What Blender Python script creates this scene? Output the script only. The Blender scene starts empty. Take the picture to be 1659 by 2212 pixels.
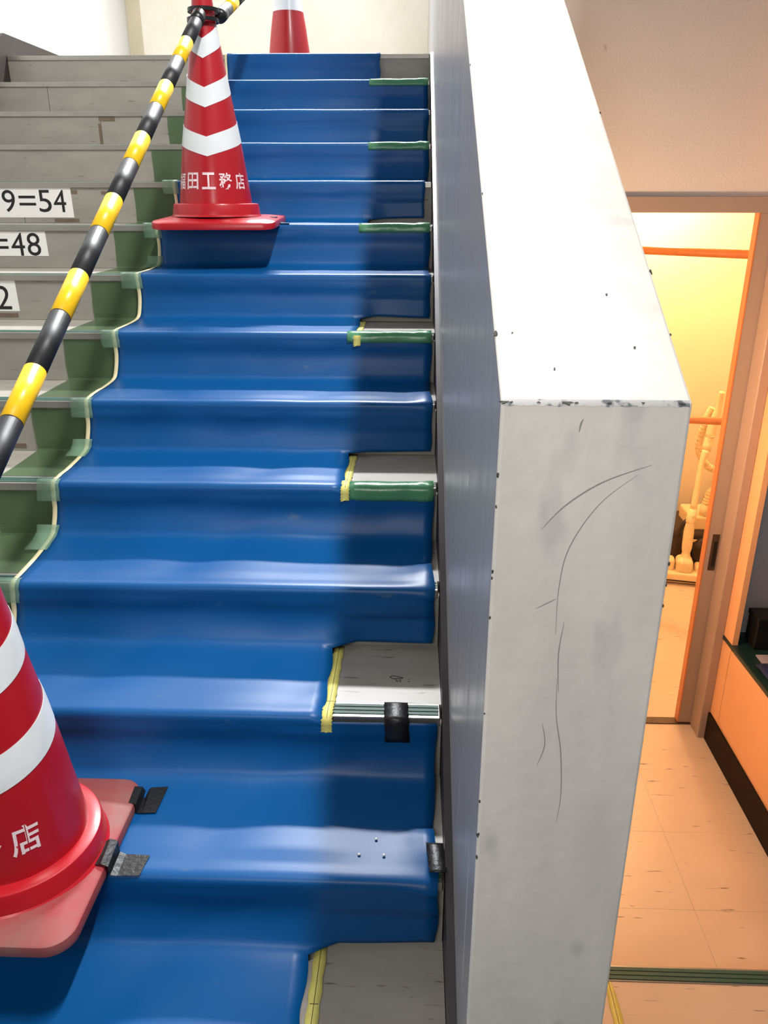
import bpy, bmesh, math, random
from mathutils import Vector, Matrix
random.seed(7)
SC = bpy.context.scene
COL = SC.collection
# ------------------------------------------------------------------ camera
cam_d = bpy.data.cameras.new('camera'); cam = bpy.data.objects.new('camera', cam_d); COL.objects.link(cam)
cam_d.sensor_fit = 'VERTICAL'; cam_d.sensor_height = 24.0; cam_d.lens = 24.0*1720.74/2212; cam_d.clip_start = 0.02
PITCH, YAW, ROLL = 0.374695, 0.0341275, 0.000582
cam.location = (-0.0732, -3.04866, 0.09127)
cam.rotation_euler = (Matrix.Rotation(YAW, 3, 'Z') @ Matrix.Rotation(math.pi/2-PITCH, 3, 'X') @ Matrix.Rotation(ROLL, 3, 'Z')).to_euler()
SC.camera = cam
# ------------------------------------------------------------------ world, lights, exposure
SC.view_settings.view_transform = 'Standard'; SC.view_settings.look = 'None'
SC.view_settings.gamma = 1.0; SC.view_settings.use_curve_mapping = False; SC.view_settings.exposure = 0.0
wd = bpy.data.worlds.new('world'); SC.world = wd; wd.use_nodes = True
wd.node_tree.nodes['Background'].inputs[0].default_value = (0.92, 0.96, 1.0, 1)
wd.node_tree.nodes['Background'].inputs[1].default_value = 0.10
def area(name, loc, target, sx, sy, power, col):
    d = bpy.data.lights.new(name, 'AREA'); d.shape = 'RECTANGLE'; d.size = sx; d.size_y = sy; d.energy = power; d.color = col
    o = bpy.data.objects.new(name, d); COL.objects.link(o); o.location = loc
    o.rotation_euler = (Vector(target)-Vector(loc)).to_track_quat('-Z', 'Y').to_euler(); return o
area('stair_ceiling_light', (0.755, -2.1, 3.5), (0.755, -2.1, 0.0), 0.12, 1.2, 260, (1.0, 0.98, 0.95)).rotation_euler = (0, 0, 0)
area('upper_landing_light', (-0.6, 2.9, 3.2), (-0.65, -1.6, -0.4), 1.6, 0.22, 275, (0.97, 0.98, 1.0)).data.spread = math.radians(150)
area('lower_landing_light', (-0.5, -3.7, 0.6), (0.25, -1.6, -0.1), 0.7, 0.7, 20, (1.0, 0.98, 0.95))
# ------------------------------------------------------------------ helpers
R, T = 0.15, 0.27989
def Y(k): return (6-k)*T
def Z(k): return (6-k)*R
def lin(c):
    return tuple(((v/255.0)/12.92 if v/255.0 <= 0.04045 else ((v/255.0+0.055)/1.055)**2.4) for v in c)
MATS = {}
def mat(name, rgb, rough=0.5, var=0.0, vscale=6.0, stretch=(1, 1, 1), rgb2=None, spots=0.0, sscale=30.0, spotrgb=(60, 55, 50), sstretch=(1, 1, 1),
        bump=0.0, bscale=60.0, spec=0.5, metal=0.0, alpha=1.0, emit=0.0, coat=0.0, rvar=0.0, trans=0.0):
    m = bpy.data.materials.new(name); m.use_nodes = True
    nt = m.node_tree; N = nt.nodes; L = nt.links; b = N['Principled BSDF']
    c = lin(rgb)+(1,); b.inputs['Base Color'].default_value = c
    b.inputs['Roughness'].default_value = rough; b.inputs['Specular IOR Level'].default_value = spec
    b.inputs['Metallic'].default_value = metal; b.inputs['Alpha'].default_value = alpha
    b.inputs['Coat Weight'].default_value = coat; b.inputs['Coat Roughness'].default_value = 0.15
    if trans: b.inputs['Transmission Weight'].default_value = trans
    if emit:
        b.inputs['Emission Color'].default_value = c; b.inputs['Emission Strength'].default_value = emit
    tc = N.new('ShaderNodeTexCoord')
    def mapped(s):
        mp = N.new('ShaderNodeMapping'); mp.inputs['Scale'].default_value = s; L.new(tc.outputs['Object'], mp.inputs['Vector']); return mp.outputs[0]
    cur = None
    if var > 0 or rgb2:
        n = N.new('ShaderNodeTexNoise'); n.inputs['Scale'].default_value = vscale; n.inputs['Detail'].default_value = 6; n.inputs['Roughness'].default_value = 0.6
        L.new(mapped(stretch), n.inputs['Vector'])
        r = N.new('ShaderNodeValToRGB'); r.color_ramp.elements[0].position = 0.32; r.color_ramp.elements[1].position = 0.68
        c2 = lin(rgb2) if rgb2 else tuple(v*(1-var) for v in c[:3])
        r.color_ramp.elements[0].color = tuple(c2)+(1,); r.color_ramp.elements[1].color = c
        L.new(n.outputs['Fac'], r.inputs[0]); cur = r.outputs[0]
        if rvar:
            mr = N.new('ShaderNodeMapRange'); mr.inputs[1].default_value = 0.3; mr.inputs[2].default_value = 0.7
            mr.inputs[3].default_value = rough+rvar; mr.inputs[4].default_value = max(0.03, rough-rvar)
            L.new(n.outputs['Fac'], mr.inputs[0]); L.new(mr.outputs[0], b.inputs['Roughness'])
    if spots > 0:
        n = N.new('ShaderNodeTexNoise'); n.inputs['Scale'].default_value = sscale; n.inputs['Detail'].default_value = 3
        L.new(mapped(sstretch), n.inputs['Vector'])
        r = N.new('ShaderNodeValToRGB'); r.color_ramp.elements[0].position = 0.72-spots*0.3; r.color_ramp.elements[1].position = 0.78-spots*0.28
        r.color_ramp.elements[0].color = (0, 0, 0, 1); r.color_ramp.elements[1].color = (1, 1, 1, 1)
        L.new(n.outputs['Fac'], r.inputs[0])
        mx = N.new('ShaderNodeMix'); mx.data_type = 'RGBA'; L.new(r.outputs[0], mx.inputs[0])
        if cur: L.new(cur, mx.inputs[6])
        else: mx.inputs[6].default_value = c
        mx.inputs[7].default_value = lin(spotrgb)+(1,); cur = mx.outputs[2]
    if cur: L.new(cur, b.inputs['Base Color'])
    if bump > 0:
        n = N.new('ShaderNodeTexNoise'); n.inputs['Scale'].default_value = bscale; n.inputs['Detail'].default_value = 4
        L.new(mapped((1, 1, 1)), n.inputs['Vector'])
        bp = N.new('ShaderNodeBump'); bp.inputs['Strength'].default_value = bump; bp.inputs['Distance'].default_value = 0.004
        L.new(n.outputs['Fac'], bp.inputs['Height']); L.new(bp.outputs[0], b.inputs['Normal'])
    MATS[name] = m
    return m
def finish(name, me, m, parent=None, smooth=False):
    o = bpy.data.objects.new(name, me); COL.objects.link(o)
    if m is not None: me.materials.append(m)
    if parent is not None: o.parent = parent
    if smooth:
        for p in me.polygons: p.use_smooth = True
    return o
def mesh(name, vs, fs, m, parent=None, smooth=False):
    me = bpy.data.meshes.new(name); me.from_pydata([tuple(v) for v in vs], [], fs); me.validate(); me.update()
    bm = bmesh.new(); bm.from_mesh(me); bmesh.ops.recalc_face_normals(bm, faces=bm.faces); bm.to_mesh(me); bm.free()
    return finish(name, me, m, parent, smooth)
def boxes(name, bl, m, parent=None, bevel=0.0, seg=2):
    bm = bmesh.new()
    for (x0, x1, y0, y1, z0, z1) in bl:
        r = bmesh.ops.create_cube(bm, size=1.0)
        bmesh.ops.scale(bm, vec=(x1-x0, y1-y0, z1-z0), verts=r['verts'])
        bmesh.ops.translate(bm, vec=((x0+x1)/2, (y0+y1)/2, (z0+z1)/2), verts=r['verts'])
    if bevel > 0: bmesh.ops.bevel(bm, geom=list(bm.edges), offset=bevel, segments=seg, affect='EDGES', profile=0.5)
    me = bpy.data.meshes.new(name); bm.to_mesh(me); bm.free()
    return finish(name, me, m, parent, False)
def box(name, x0, x1, y0, y1, z0, z1, m, parent=None, bevel=0.0, seg=2):
    return boxes(name, [(x0, x1, y0, y1, z0, z1)], m, parent, bevel, seg)
def prism_x(name, poly, x0, x1, m, parent=None, bevel=0.0):
    n = len(poly); vs = [(x0, y, z) for y, z in poly]+[(x1, y, z) for y, z in poly]
    fs = [list(range(n)), list(range(2*n-1, n-1, -1))]+[[i, (i+1) % n, n+(i+1) % n, n+i] for i in range(n)]
    o = mesh(name, vs, fs, m, parent)
    if bevel:
        bm = bmesh.new(); bm.from_mesh(o.data); bmesh.ops.bevel(bm, geom=list(bm.edges), offset=bevel, segments=2, affect='EDGES', profile=0.5); bm.to_mesh(o.data); bm.free()
    return o
def lathe(name, prof, m, parent=None, seg=64, cap=True, smooth=True):
    vs = []; fs = []
    for r, z in prof:
        for i in range(seg):
            a = 2*math.pi*i/seg; vs.append((r*math.sin(a), -r*math.cos(a), z))
    for j in range(len(prof)-1):
        for i in range(seg):
            i2 = (i+1) % seg; fs.append([j*seg+i, j*seg+i2, (j+1)*seg+i2, (j+1)*seg+i])
    if cap:
        fs.append(list(range(seg))[::-1]); fs.append([(len(prof)-1)*seg+i for i in range(seg)])
    o = mesh(name, vs, fs, m, parent, smooth)
    return o
def sharp(o, ang=40):
    me = o.data
    bm = bmesh.new(); bm.from_mesh(me)
    for e in bm.edges:
        if len(e.link_faces) == 2 and e.calc_face_angle(0) > math.radians(ang): e.smooth = False
    bm.to_mesh(me); bm.free()
def crom(pts, n):
    out = []
    P = [pts[0]]+list(pts)+[pts[-1]]
    for i in range(1, len(P)-2):
        a, b, c, d = (Vector(P[i-1]), Vector(P[i]), Vector(P[i+1]), Vector(P[i+2]))
        for j in range(n):
            t = j/n
            out.append(0.5*((2*b)+(c-a)*t+(2*a-5*b+4*c-d)*t*t+(3*b-a-3*c+d)*t**3))
    out.append(Vector(pts[-1])); return out
def tube(name, pts, rad, m, parent=None, seg=12, smooth=True, sub=0, cap=True):
    pts = [Vector(p) for p in pts]
    if sub:
        rr = rad if isinstance(rad, (list, tuple)) else [rad]*len(pts)
        n0 = len(pts); pts = crom(pts, sub)
        rad = [rr[min(int(i/sub), n0-1)]*(1-(i/sub) % 1)+rr[min(int(i/sub)+1, n0-1)]*((i/sub) % 1) for i in range(len(pts))]
    if not isinstance(rad, (list, tuple)): rad = [rad]*len(pts)
    vs = []; fs = []; up = None
    for i, p in enumerate(pts):
        t = (pts[min(i+1, len(pts)-1)]-pts[max(i-1, 0)]).normalized()
        if up is None: up = Vector((0, 0, 1)) if abs(t.z) < 0.9 else Vector((1, 0, 0))
        a = t.cross(up).normalized(); b = a.cross(t).normalized(); up = b
        for j in range(seg):
            th = 2*math.pi*j/seg; vs.append(p+(a*math.cos(th)+b*math.sin(th))*rad[i])
    for i in range(len(pts)-1):
        for j in range(seg):
            j2 = (j+1) % seg; fs.append([i*seg+j, i*seg+j2, (i+1)*seg+j2, (i+1)*seg+j])
    if cap: fs += [list(range(seg))[::-1], [(len(pts)-1)*seg+j for j in range(seg)]]
    return mesh(name, vs, fs, m, parent, smooth)
def strip(name, rows, m, parent=None, thick=0.0, smooth=True):
    """rows: list of rows of points -> grid sheet, thickened"""
    n = len(rows[0]); vs = [p for r in rows for p in r]
    fs = [[i*n+j, i*n+j+1, (i+1)*n+j+1, (i+1)*n+j] for i in range(len(rows)-1) for j in range(n-1)]
    me = bpy.data.meshes.new(name); me.from_pydata([tuple(v) for v in vs], [], fs); me.update()
    o = finish(name, me, m, parent, smooth)
    if thick:
        s = o.modifiers.new('thickness', 'SOLIDIFY'); s.thickness = thick; s.offset = 0.0
    return o
def empty(name, loc=(0, 0, 0), rz=0.0):
    o = bpy.data.objects.new(name, None); COL.objects.link(o); o.location = loc; o.rotation_euler = (0, 0, rz); o.empty_display_size = 0.05; return o
def tag(o, label, cat, group=None, kind=None):
    if label: o['label'] = label
    if cat: o['category'] = cat
    if group: o['group'] = group
    if kind: o['kind'] = kind
    return o
def struct(o, label=None):
    o['kind'] = 'structure'
    if label: o['label'] = label
    return o
def text_mesh(body, size, bold=0.0):
    cu = bpy.data.curves.new('lettering', 'FONT'); cu.body = body; cu.size = size; cu.align_x = 'LEFT'; cu.resolution_u = 4; cu.offset = bold
    o = bpy.data.objects.new('lettering', cu); COL.objects.link(o)
    bpy.context.view_layer.update()
    me = bpy.data.meshes.new_from_object(o.evaluated_get(bpy.context.evaluated_depsgraph_get()))
    bpy.data.objects.remove(o); bpy.data.curves.remove(cu); me.materials.clear()
    return me
def bounds(me):
    xs = [v.co.x for v in me.vertices]; ys = [v.co.y for v in me.vertices]
    return (min(xs), max(xs), min(ys), max(ys)) if xs else (0, 1, 0, 1)
# ------------------------------------------------------------------ materials
M_wall = mat('cream_plaster', (244, 241, 228), 0.7, var=0.14, vscale=1.6, rgb2=(228, 222, 202), bump=0.25, bscale=90)
M_wallL = mat('white_plaster', (198, 198, 194), 0.7, var=0.1, vscale=1.5, bump=0.2, bscale=90)
M_doorwall = mat('beige_plaster', (222, 216, 212), 0.75, var=0.07, vscale=1.2, spots=0.05, sscale=14, spotrgb=(180, 170, 160), bump=0.2, bscale=120)
M_riser = mat('grey_vinyl_riser', (154, 150, 141), 0.5, var=0.2, vscale=5, stretch=(1, 3, 3), spots=0.2, sscale=9, sstretch=(1.2, 5, 7), spotrgb=(120, 114, 104))
M_tread = mat('grey_vinyl_tread', (172, 166, 157), 0.42, var=0.18, vscale=5, stretch=(1, 3, 3), spots=0.22, sscale=10, sstretch=(1.2, 9, 9), spotrgb=(110, 102, 92))
M_metal = mat('steel_nosing', (172, 168, 160), 0.33, metal=0.75, var=0.15, vscale=12)
M_grip = mat('green_rubber_grip', (46, 88, 76), 0.55, var=0.2, vscale=30)
M_string = mat('dark_stringer', (58, 50, 52), 0.4, var=0.3, vscale=5)
M_base = mat('dark_brown_skirting', (26, 13, 9), 0.65, var=0.2, vscale=6, spec=0.2)
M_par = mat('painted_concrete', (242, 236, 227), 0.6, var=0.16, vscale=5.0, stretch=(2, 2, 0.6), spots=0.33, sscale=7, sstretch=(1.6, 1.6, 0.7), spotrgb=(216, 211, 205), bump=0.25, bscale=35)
M_dado = mat('glossy_grey_enamel', (164, 164, 165), 0.34, var=0.2, vscale=5.0, stretch=(3, 3.2, 0.35), spots=0.14, sscale=3.2, sstretch=(3, 7, 0.5), spotrgb=(205, 206, 204), rvar=0.08, spec=0.4)  # pale vertical streaks in the colour stand in for reflections on the gloss
M_mark = mat('grey_scuff', (158, 154, 150), 0.7)
M_chip = mat('dark_chip', (86, 84, 78), 0.8, var=0.4, vscale=80)
M_blue = mat('blue_vinyl_sheet', (1, 78, 138), 0.40, var=0.1, vscale=3.0, stretch=(1, 1, 1), spots=0.03, sscale=7, sstretch=(1, 2, 2), spotrgb=(60, 92, 128), bump=0.06, bscale=12, spec=0.32)
M_film = mat('green_masking_film', (92, 120, 82), 0.26, var=0.12, vscale=8, alpha=0.52, bump=0.15, bscale=25)
M_edge = mat('cream_masking_tape', (226, 214, 170), 0.5, var=0.08, vscale=40)
M_patch = mat('pale_green_tape', (150, 190, 160), 0.35, alpha=0.30)
M_gtape = mat('green_tape', (84, 146, 104), 0.28, var=0.12, vscale=25, bump=0.35, bscale=45)
M_ytape = mat('yellow_masking_tape', (226, 216, 118), 0.55, var=0.1, vscale=40, bump=0.2, bscale=90)
M_btape = mat('black_cloth_tape', (22, 22, 24), 0.42, var=0.2, vscale=30, bump=0.3, bscale=120)
M_ink = mat('black_ink', (20, 20, 22), 0.6)
M_paper = mat('white_label_paper', (236, 236, 232), 0.55, var=0.03, vscale=10)
M_brown = mat('old_brown_tape', (112, 98, 80), 0.6, var=0.25, vscale=40)
M_red = mat('red_cone_plastic', (174, 18, 32), 0.33, var=0.06, vscale=7, coat=0.15)
M_redD = mat('dusty_red_cone_plastic', (148, 44, 50), 0.6, var=0.2, vscale=9, rgb2=(134, 92, 86))
M_refl = mat('white_reflective_sheet', (226, 230, 232), 0.3, var=0.05, vscale=20, bump=0.25, bscale=16)
M_letter = mat('white_stencil_paint', (236, 214, 218), 0.6, var=0.1, vscale=70, spots=0.25, sscale=120, spotrgb=(200, 50, 60))
M_ybar = mat('yellow_bar_sleeve', (246, 196, 24), 0.35, var=0.08, vscale=20)
M_kbar = mat('black_bar_sleeve', (26, 27, 31), 0.5, var=0.2, vscale=20)
M_ring = mat('black_ring_plastic', (18, 18, 20), 0.35)
M_tile = mat('hall_vinyl_tile', (214, 190, 168), 0.33, var=0.09, vscale=3, stretch=(1, 2.5, 1), spots=0.16, sscale=11, sstretch=(1.0, 9, 1), spotrgb=(120, 96, 80))
M_grout = mat('tile_joint', (210, 186, 164), 0.8)
M_room = mat('washroom_wall_paint', (236, 222, 196), 0.6, var=0.05, vscale=2)
M_wood_litedge = mat('orange_varnished_wood_and_lit_edge', (208, 128, 76), 0.4, var=0.15, vscale=8, stretch=(4, 4, 0.5))
M_leaf = mat('grey_brown_door_leaf', (168, 146, 132), 0.5, var=0.08, vscale=4, stretch=(1, 1, 0.4))
M_trim = mat('grey_brown_door_head', (164, 146, 136), 0.55, var=0.08, vscale=6)
M_orwall = mat('orange_wall', (236, 176, 128), 0.65, var=0.05, vscale=3, bump=0.2, bscale=110)  # one even orange tone for the side walls
M_grayin = mat('pale_grey_wall', (196, 196, 202), 0.7, var=0.04)
M_vac = mat('cream_vacuum_plastic', (238, 214, 168), 0.4, var=0.04, vscale=10)
M_vacd = mat('dark_vacuum_plastic', (44, 30, 26), 0.4, var=0.2, vscale=15)
M_dkgreen = mat('dark_green_counter', (22, 48, 46), 0.4, var=0.2, vscale=10)
M_black = mat('black_plastic', (12, 12, 13), 0.5)
M_bluecl = mat('blue_cloth', (60, 96, 190), 0.8, var=0.2, vscale=30)
M_navy = mat('navy_cloth', (26, 40, 86), 0.8, var=0.3, vscale=30)
M_strap = mat('pale_pink_strap', (196, 160, 146), 0.6)
M_recess = mat('dark_bronze', (86, 66, 54), 0.4, metal=0.4, var=0.3, vscale=15)
M_globe = mat('lamp_globe', (255, 176, 96), 0.4, emit=4.0)
# ------------------------------------------------------------------ structure: walls, landing
XL = -2.117
wl = struct(box('wall_left', XL-0.12, XL, -2.6, 3.40, -1.6, 3.4, M_wallL), 'white plaster wall at the left of the stairs')
wb = struct(box('wall_back', XL, 0.6, 3.40, 3.52, 0.4, 3.4, M_wall), 'cream plaster wall behind the upper landing')
fu = struct(box('floor_upper', XL, 0.012, Y(1)+0.004, 3.40, 0.55, Z(1)-0.0005, M_tread), 'grey vinyl floor of the upper landing')
# vertical stain strip in the corner of the upper landing
box('stain_strip', XL+0.001, XL+0.105, 3.3985, 3.3999, Z(1), 3.3, mat('ochre_stain', (212, 203, 176), 0.7, var=0.12, vscale=3), wb)
# left skirting (stringer) and landing baseboard
prism_x('baseboard_left', [(3.399, Z(1)), (3.399, Z(1)+0.10), (Y(1)+0.0, Z(1)+0.10), (Y(7), Z(7)+0.10), (Y(7), Z(7)-0.2), (Y(1)+0.3, Z(1)-0.14), (Y(1)+0.3, Z(1))], XL+0.0005, XL+0.014, mat('dark_grey_brown_skirting', (50, 44, 42), 0.5, var=0.15, vscale=5))['kind'] = 'structure'
# ------------------------------------------------------------------ stairs
stairs = struct(empty('stairs', (0, Y(14), Z(16))), 'grey vinyl staircase with metal nosings')
OFF = Vector((0, Y(14), Z(16)))
def sp(o):
    o.parent = stairs; o.matrix_parent_inverse = Matrix.Translation(-OFF); return o
XS0, XS1 = XL+0.016, -0.001
for k in range(1, 17):
    y, z = Y(k), Z(k)
    joints = {2: [-1.807], 3: [-1.47], 5: [-1.62]}.get(k, [-1.9+random.random()*0.4])
    joints += [joints[0]+0.9, joints[0]+1.8] if joints[0]+1.8 < -0.1 else [joints[0]+0.9]
    xs = [XS0]+[j for j in joints if XS0+0.1 < j < XS1-0.1]+[XS1]
    for a, b in zip(xs[:-1], xs[1:]):
        sp(box('riser_panel', a+0.0012, b-0.0012, y+0.003, y+0.012, z-R+0.001, z-0.019, M_riser))
    if k > 1:
        sp(box('tread', XS0, XS1, y+0.046, y+T+0.012, z-0.02, z, M_tread))
    sp(box('step_core', XS0, XS1, y+0.012, y+T+0.012 if k > 1 else y+0.2, z-R-0.02, z-0.02, M_grout))
    ns = sp(box('nosing', XS0, XS1-0.004, y-0.003, y+0.046, z-0.019, z+0.0008, M_metal, None, 0.0012))
    for j in range(3):
        g = box('grip_strip', XS0, XS1-0.006, y+0.007+j*0.0125, y+0.0155+j*0.0125, z+0.0006, z+0.0024, M_grip); g.parent = ns
# tape remnants and stains on the risers
rem = [(3, -1.477, -1.404, 0.411, 0.430), (3, -1.285, -1.265, 0.411, 0.428), (5, -1.42, -1.395, 0.108, 0.122), (5, -1.30, -1.25, 0.105, 0.118),
       (5, -1.50, -1.40, 0.004, 0.017), (5, -1.165, -1.06, 0.004, 0.016), (7, -1.52, -1.435, -0.292, -0.278), (7, -1.165, -1.08, -0.292, -0.278), (7, -1.433, -1.40, -0.170, -0.160),
       (9, -1.20, -1.12, -0.484, -0.470), (9, -1.30, -1.20, -0.592, -0.578), (3, -1.482, -1.470, 0.315, 0.402)]
for k, x0, x1, z0, z1 in rem:
    sp(box('tape_remnant', x0, x1, Y(k)+0.0022, Y(k)+0.0032, z0, z1, M_brown))
# dark stringer along the parapet, sloped board with flat top
SL = R/T
prism_x('trim_1', [(Y(1)+0.02, Z(1)+0.012), (Y(17), Z(17)+0.012), (Y(17), Z(17)-0.5), (Y(1)+0.02, Z(1)-0.5)], 0.0, 0.0135, M_string)['kind'] = 'structure'
# ------------------------------------------------------------------ parapet
XI, XO, YE, ZE, PS = 0.014, 0.197, -2.292, -0.0905, 0.5516
poly = [(YE, ZE), (3.39, ZE+PS*(3.39-YE)), (3.39, -0.2), (Y(1), -0.6), (YE+0.3, -2.35), (YE, -2.35)]
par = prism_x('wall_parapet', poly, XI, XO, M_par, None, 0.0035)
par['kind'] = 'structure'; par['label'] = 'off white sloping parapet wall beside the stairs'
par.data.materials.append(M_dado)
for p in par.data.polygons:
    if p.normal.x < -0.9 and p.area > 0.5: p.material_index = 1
def ptop(y): return ZE+PS*(y-YE)
# scratches on the end face of the parapet: thin ribbons (x, z) on y = YE
def scratch(pts, w, m=M_mark, name='scuff_mark'):
    c = crom([Vector((x, YE-0.0004, z)) for x, z in pts], 6)
    rows = []
    for i, p in enumerate(c):
        t = (c[min(i+1, len(c)-1)]-c[max(i-1, 0)]).normalized(); nrm = Vector((t.z, 0, -t.x))
        ww = w*(0.25+0.75*math.sin(math.pi*min(1, max(0, i/(len(c)-1)))))*0.5
        rows.append([p-nrm*ww, p+nrm*ww])
    return strip(name, rows, m, par)
scratch([(0.062, -0.223), (0.085, -0.196), (0.12, -0.171), (0.165, -0.153)], 0.0016)
scratch([(0.153, -0.163), (0.118, -0.195), (0.092, -0.243), (0.085, -0.29), (0.086, -0.345)], 0.0011)
scratch([(0.092, -0.40), (0.095, -0.45), (0.104, -0.50), (0.109, -0.56), (0.107, -0.60)], 0.0012)
scratch([(0.094, -0.33), (0.091, -0.37), (0.095, -0.42)], 0.0012)
scratch([(0.062, -0.315), (0.074, -0.308), (0.084, -0.302)], 0.0012)
scratch([(0.080, -0.46), (0.085, -0.49), (0.078, -0.52)], 0.0011)
scratch([(0.094, -0.107), (0.092, -0.112), (0.091, -0.12)], 0.0018)
def chip(c, nrm, along, s):
    nrm = Vector(nrm).normalized(); a = Vector(along).normalized(); b = nrm.cross(a).normalized()
    n = 9; ring = [c+nrm*0.0006+(a*math.cos(6.283*i/n)*1.7+b*math.sin(6.283*i/n)*0.8)*s*random.uniform(0.4, 1.15) for i in range(n)]
    vs = ring+[p-nrm*0.0012 for p in ring]
    mesh('chip', vs, [list(range(n)), list(range(2*n-1, n-1, -1))]+[[i, (i+1) % n, n+(i+1) % n, n+i] for i in range(n)], M_chip, par)
for x, sz in ((0.017, 0.003), (0.024, 0.0016), (0.05, 0.0014), (0.078, 0.0036), (0.086, 0.0014), (0.118, 0.0016), (0.150, 0.0014), (0.186, 0.0026)):
    chip(Vector((x, YE+0.0008, ZE-0.0008)), (0, -1, 1.4), (1, 0, 0), sz)
for z, sz in ((-0.165, 0.002), (-0.20, 0.0013), (-0.272, 0.0016), (-0.280, 0.0012), (-0.327, 0.0024), (-0.45, 0.0012), (-0.575, 0.0016), (-0.625, 0.003), (-0.66, 0.002)):
    chip(Vector((XI+0.0007, YE+0.0007, z)), (-1, -1, 0), (0, 0, 1), sz)
for z, sz in ((-0.26, 0.0016), (-0.285, 0.0012), (-0.31, 0.0014)):
    chip(Vector((XO-0.0007, YE+0.0007, z)), (1, -1, 0), (0, 0, 1), sz)
for y, sz in ((-2.20, 0.003), (-1.95, 0.0014), (-1.6, 0.0016)):
    chip(Vector((XI+0.0007, y, ptop(y)-0.0007)), (-1, -0.4, 1), (0, 1, PS), sz)
for y, sz in ((-2.10, 0.003), (-2.2, 0.0014), (-1.75, 0.0018)):
    chip(Vector((XO-0.0007, y, ptop(y)-0.0007)), (1, -0.4, 1), (0, 1, PS), sz)
for x, y in ((0.032, -2.20), (0.07, -2.25), (0.14, -2.14), (0.155, -2.22)):
    chip(Vector((x, y, ptop(y)+0.0001)), (0, -PS, 1), (0.3, 1, PS), 0.0016)
# worn grey line on the front top arris
M_worn = mat('worn_arris', (196, 194, 192), 0.7, spots=0.6, sscale=60, sstretch=(1, 1, 1), spotrgb=(112, 116, 120))
strip('worn_edge', [[Vector((XI+0.002+0.178*i/30, YE-0.0006, ZE-0.0038-0.0008*math.sin(i*2.3))), Vector((XI+0.002+0.178*i/30, YE+0.0006, ZE-0.0004)), Vector((XI+0.002+0.178*i/30, YE+0.0030, ZE+0.0020))] for i in range(31)], M_worn, par)
# ------------------------------------------------------------------ draped profiles
NS = 4
def profile(o, w0, blue=True):
    """control points from the upper landing down, tags (k, name) -> dense index"""
    pts = []; tags = {}
    pts.append((Y(1)+0.9, Z(1)+o)); pts.append((Y(1)+0.4, Z(1)+o))
    for k in range(1, 17):
        y, z = Y(k), Z(k); w = w0*(1.0 if k < 10 else 1.35)
        if not blue: w = w0
        L = [('tread', y+0.11, z+o), ('front', y+0.035, z+o+0.0005), ('nose', y-0.003-o*0.5, z+o*0.75), ('lip', y-0.007-o, z-0.022),
             ('mid', y-0.001-o-0.004*w, z-0.064), ('low', y-0.001-o-0.015*w, z-0.106), ('bend', y-0.002-o-0.031*w, z-0.150+o+0.011*w), ('foot', y-0.004-o-0.078*w, z-0.150+o+0.002*w)]
        for nme, a, b in L:
            tags[(k, nme)] = len(pts)*NS; pts.append((a, b))
    d = crom([Vector((0, a, b)) for a, b in pts], NS)
    return d, tags
def normals(d):
    out = []
    for i in range(len(d)):
        t = (d[min(i+1, len(d)-1)]-d[max(i-1, 0)]).normalized(); out.append(Vector((0, t.z, -t.y)).normalized()*(1 if True else 1))
    return out
D, TG = profile(0.0045, 1.0)
NR = normals(D)
# make normals point up / toward the viewer
NR = [n if (n.z-n.y) > 0 else -n for n in NR]
XB, XC, XE = -1.0, -0.245, -0.012
colsL = [XB+(XC-XB)*i/26 for i in range(27)]
colsR = [XC+(XE-XC)*(i+1)/9 for i in range(9)]
cols = colsL+colsR
ph = [random.uniform(0, 6.28) for _ in range(60)]
def wob(x, i):
    s = i*0.08
    return 0.0016*math.sin(5.1*x+1.7*s+ph[0])+0.0012*math.sin(11*x-0.9*s+ph[1])+0.0010*math.sin(17*x+2.3*s+ph[2])
def ss(a, b, x):
    t = min(1, max(0, (x-a)/(b-a))); return t*t*(3-2*t)
stepof = []
for i in range(len(D)):
    kk = 1
    for k in range(1, 17):
        if i >= TG[(k, 'tread')]: kk = k
    stepof.append(kk)
def sheet_pt(x, i):
    p = D[i].copy(); k = stepof[i]; n = NR[i]
    up = TG[(k, 'nose')]-4 <= i <= TG[(k, 'lip')]
    amp = 0.35 if up else 1.0
    amp *= 1.0 if k < 9 else 1.7
    p += n*(abs(wob(x, i))*amp)
    # lower steps: the sheet floats off the tread fronts in soft rolls
    if k % 2 == 1 and k >= 3 and i > TG[(k, 'mid')] and x > XC-0.001:      # free hanging flap end
        g = ss(XC-0.001, XC+0.05, x)
        f = (i-TG[(k, 'mid')])/(TG[(k, 'bend')]-TG[(k, 'mid')])
        zt = Z(k)-0.064-0.068*f-0.004*math.sin(9*x+k); yt = Y(k)-0.006-0.010*f-0.010*f*math.sin(14*x+k*1.3)*0.6
        if f <= 1.05: p = p.lerp(Vector((0, yt, zt)), g)
    # right free edge of the lower sheets flares up a little beside the stringer
    e = ss(-0.09, -0.012, x)
    if k in (9, 11, 13) and i < TG[(k, 'lip')]: p += n*(0.012*e*(0.5+0.5*math.sin(i*0.5)))
    xo = x
    if x > -0.05:
        xo -= ss(-0.05, -0.012, x)*(0.004+0.004*math.sin(i*0.13+k*2.1)+0.002*math.sin(i*0.47+k))
        if k == 5: xo -= 0.018*ss(-0.05, -0.012, x)
    if abs(x-XC) < 1e-6:
        xo += 0.003*math.sin(i*0.8)
    if x == XB: xo += 0.004*math.sin(i*0.21)
    p.x = xo; return p
def keepR(i):
    if i >= TG[(14, 'lip')]: return i < TG[(15, 'bend')]
    for k in range(2, 14, 2):
        if TG[(k, 'lip')]-2 <= i < TG[(k+1, 'bend')]: return True
    return False
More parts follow.
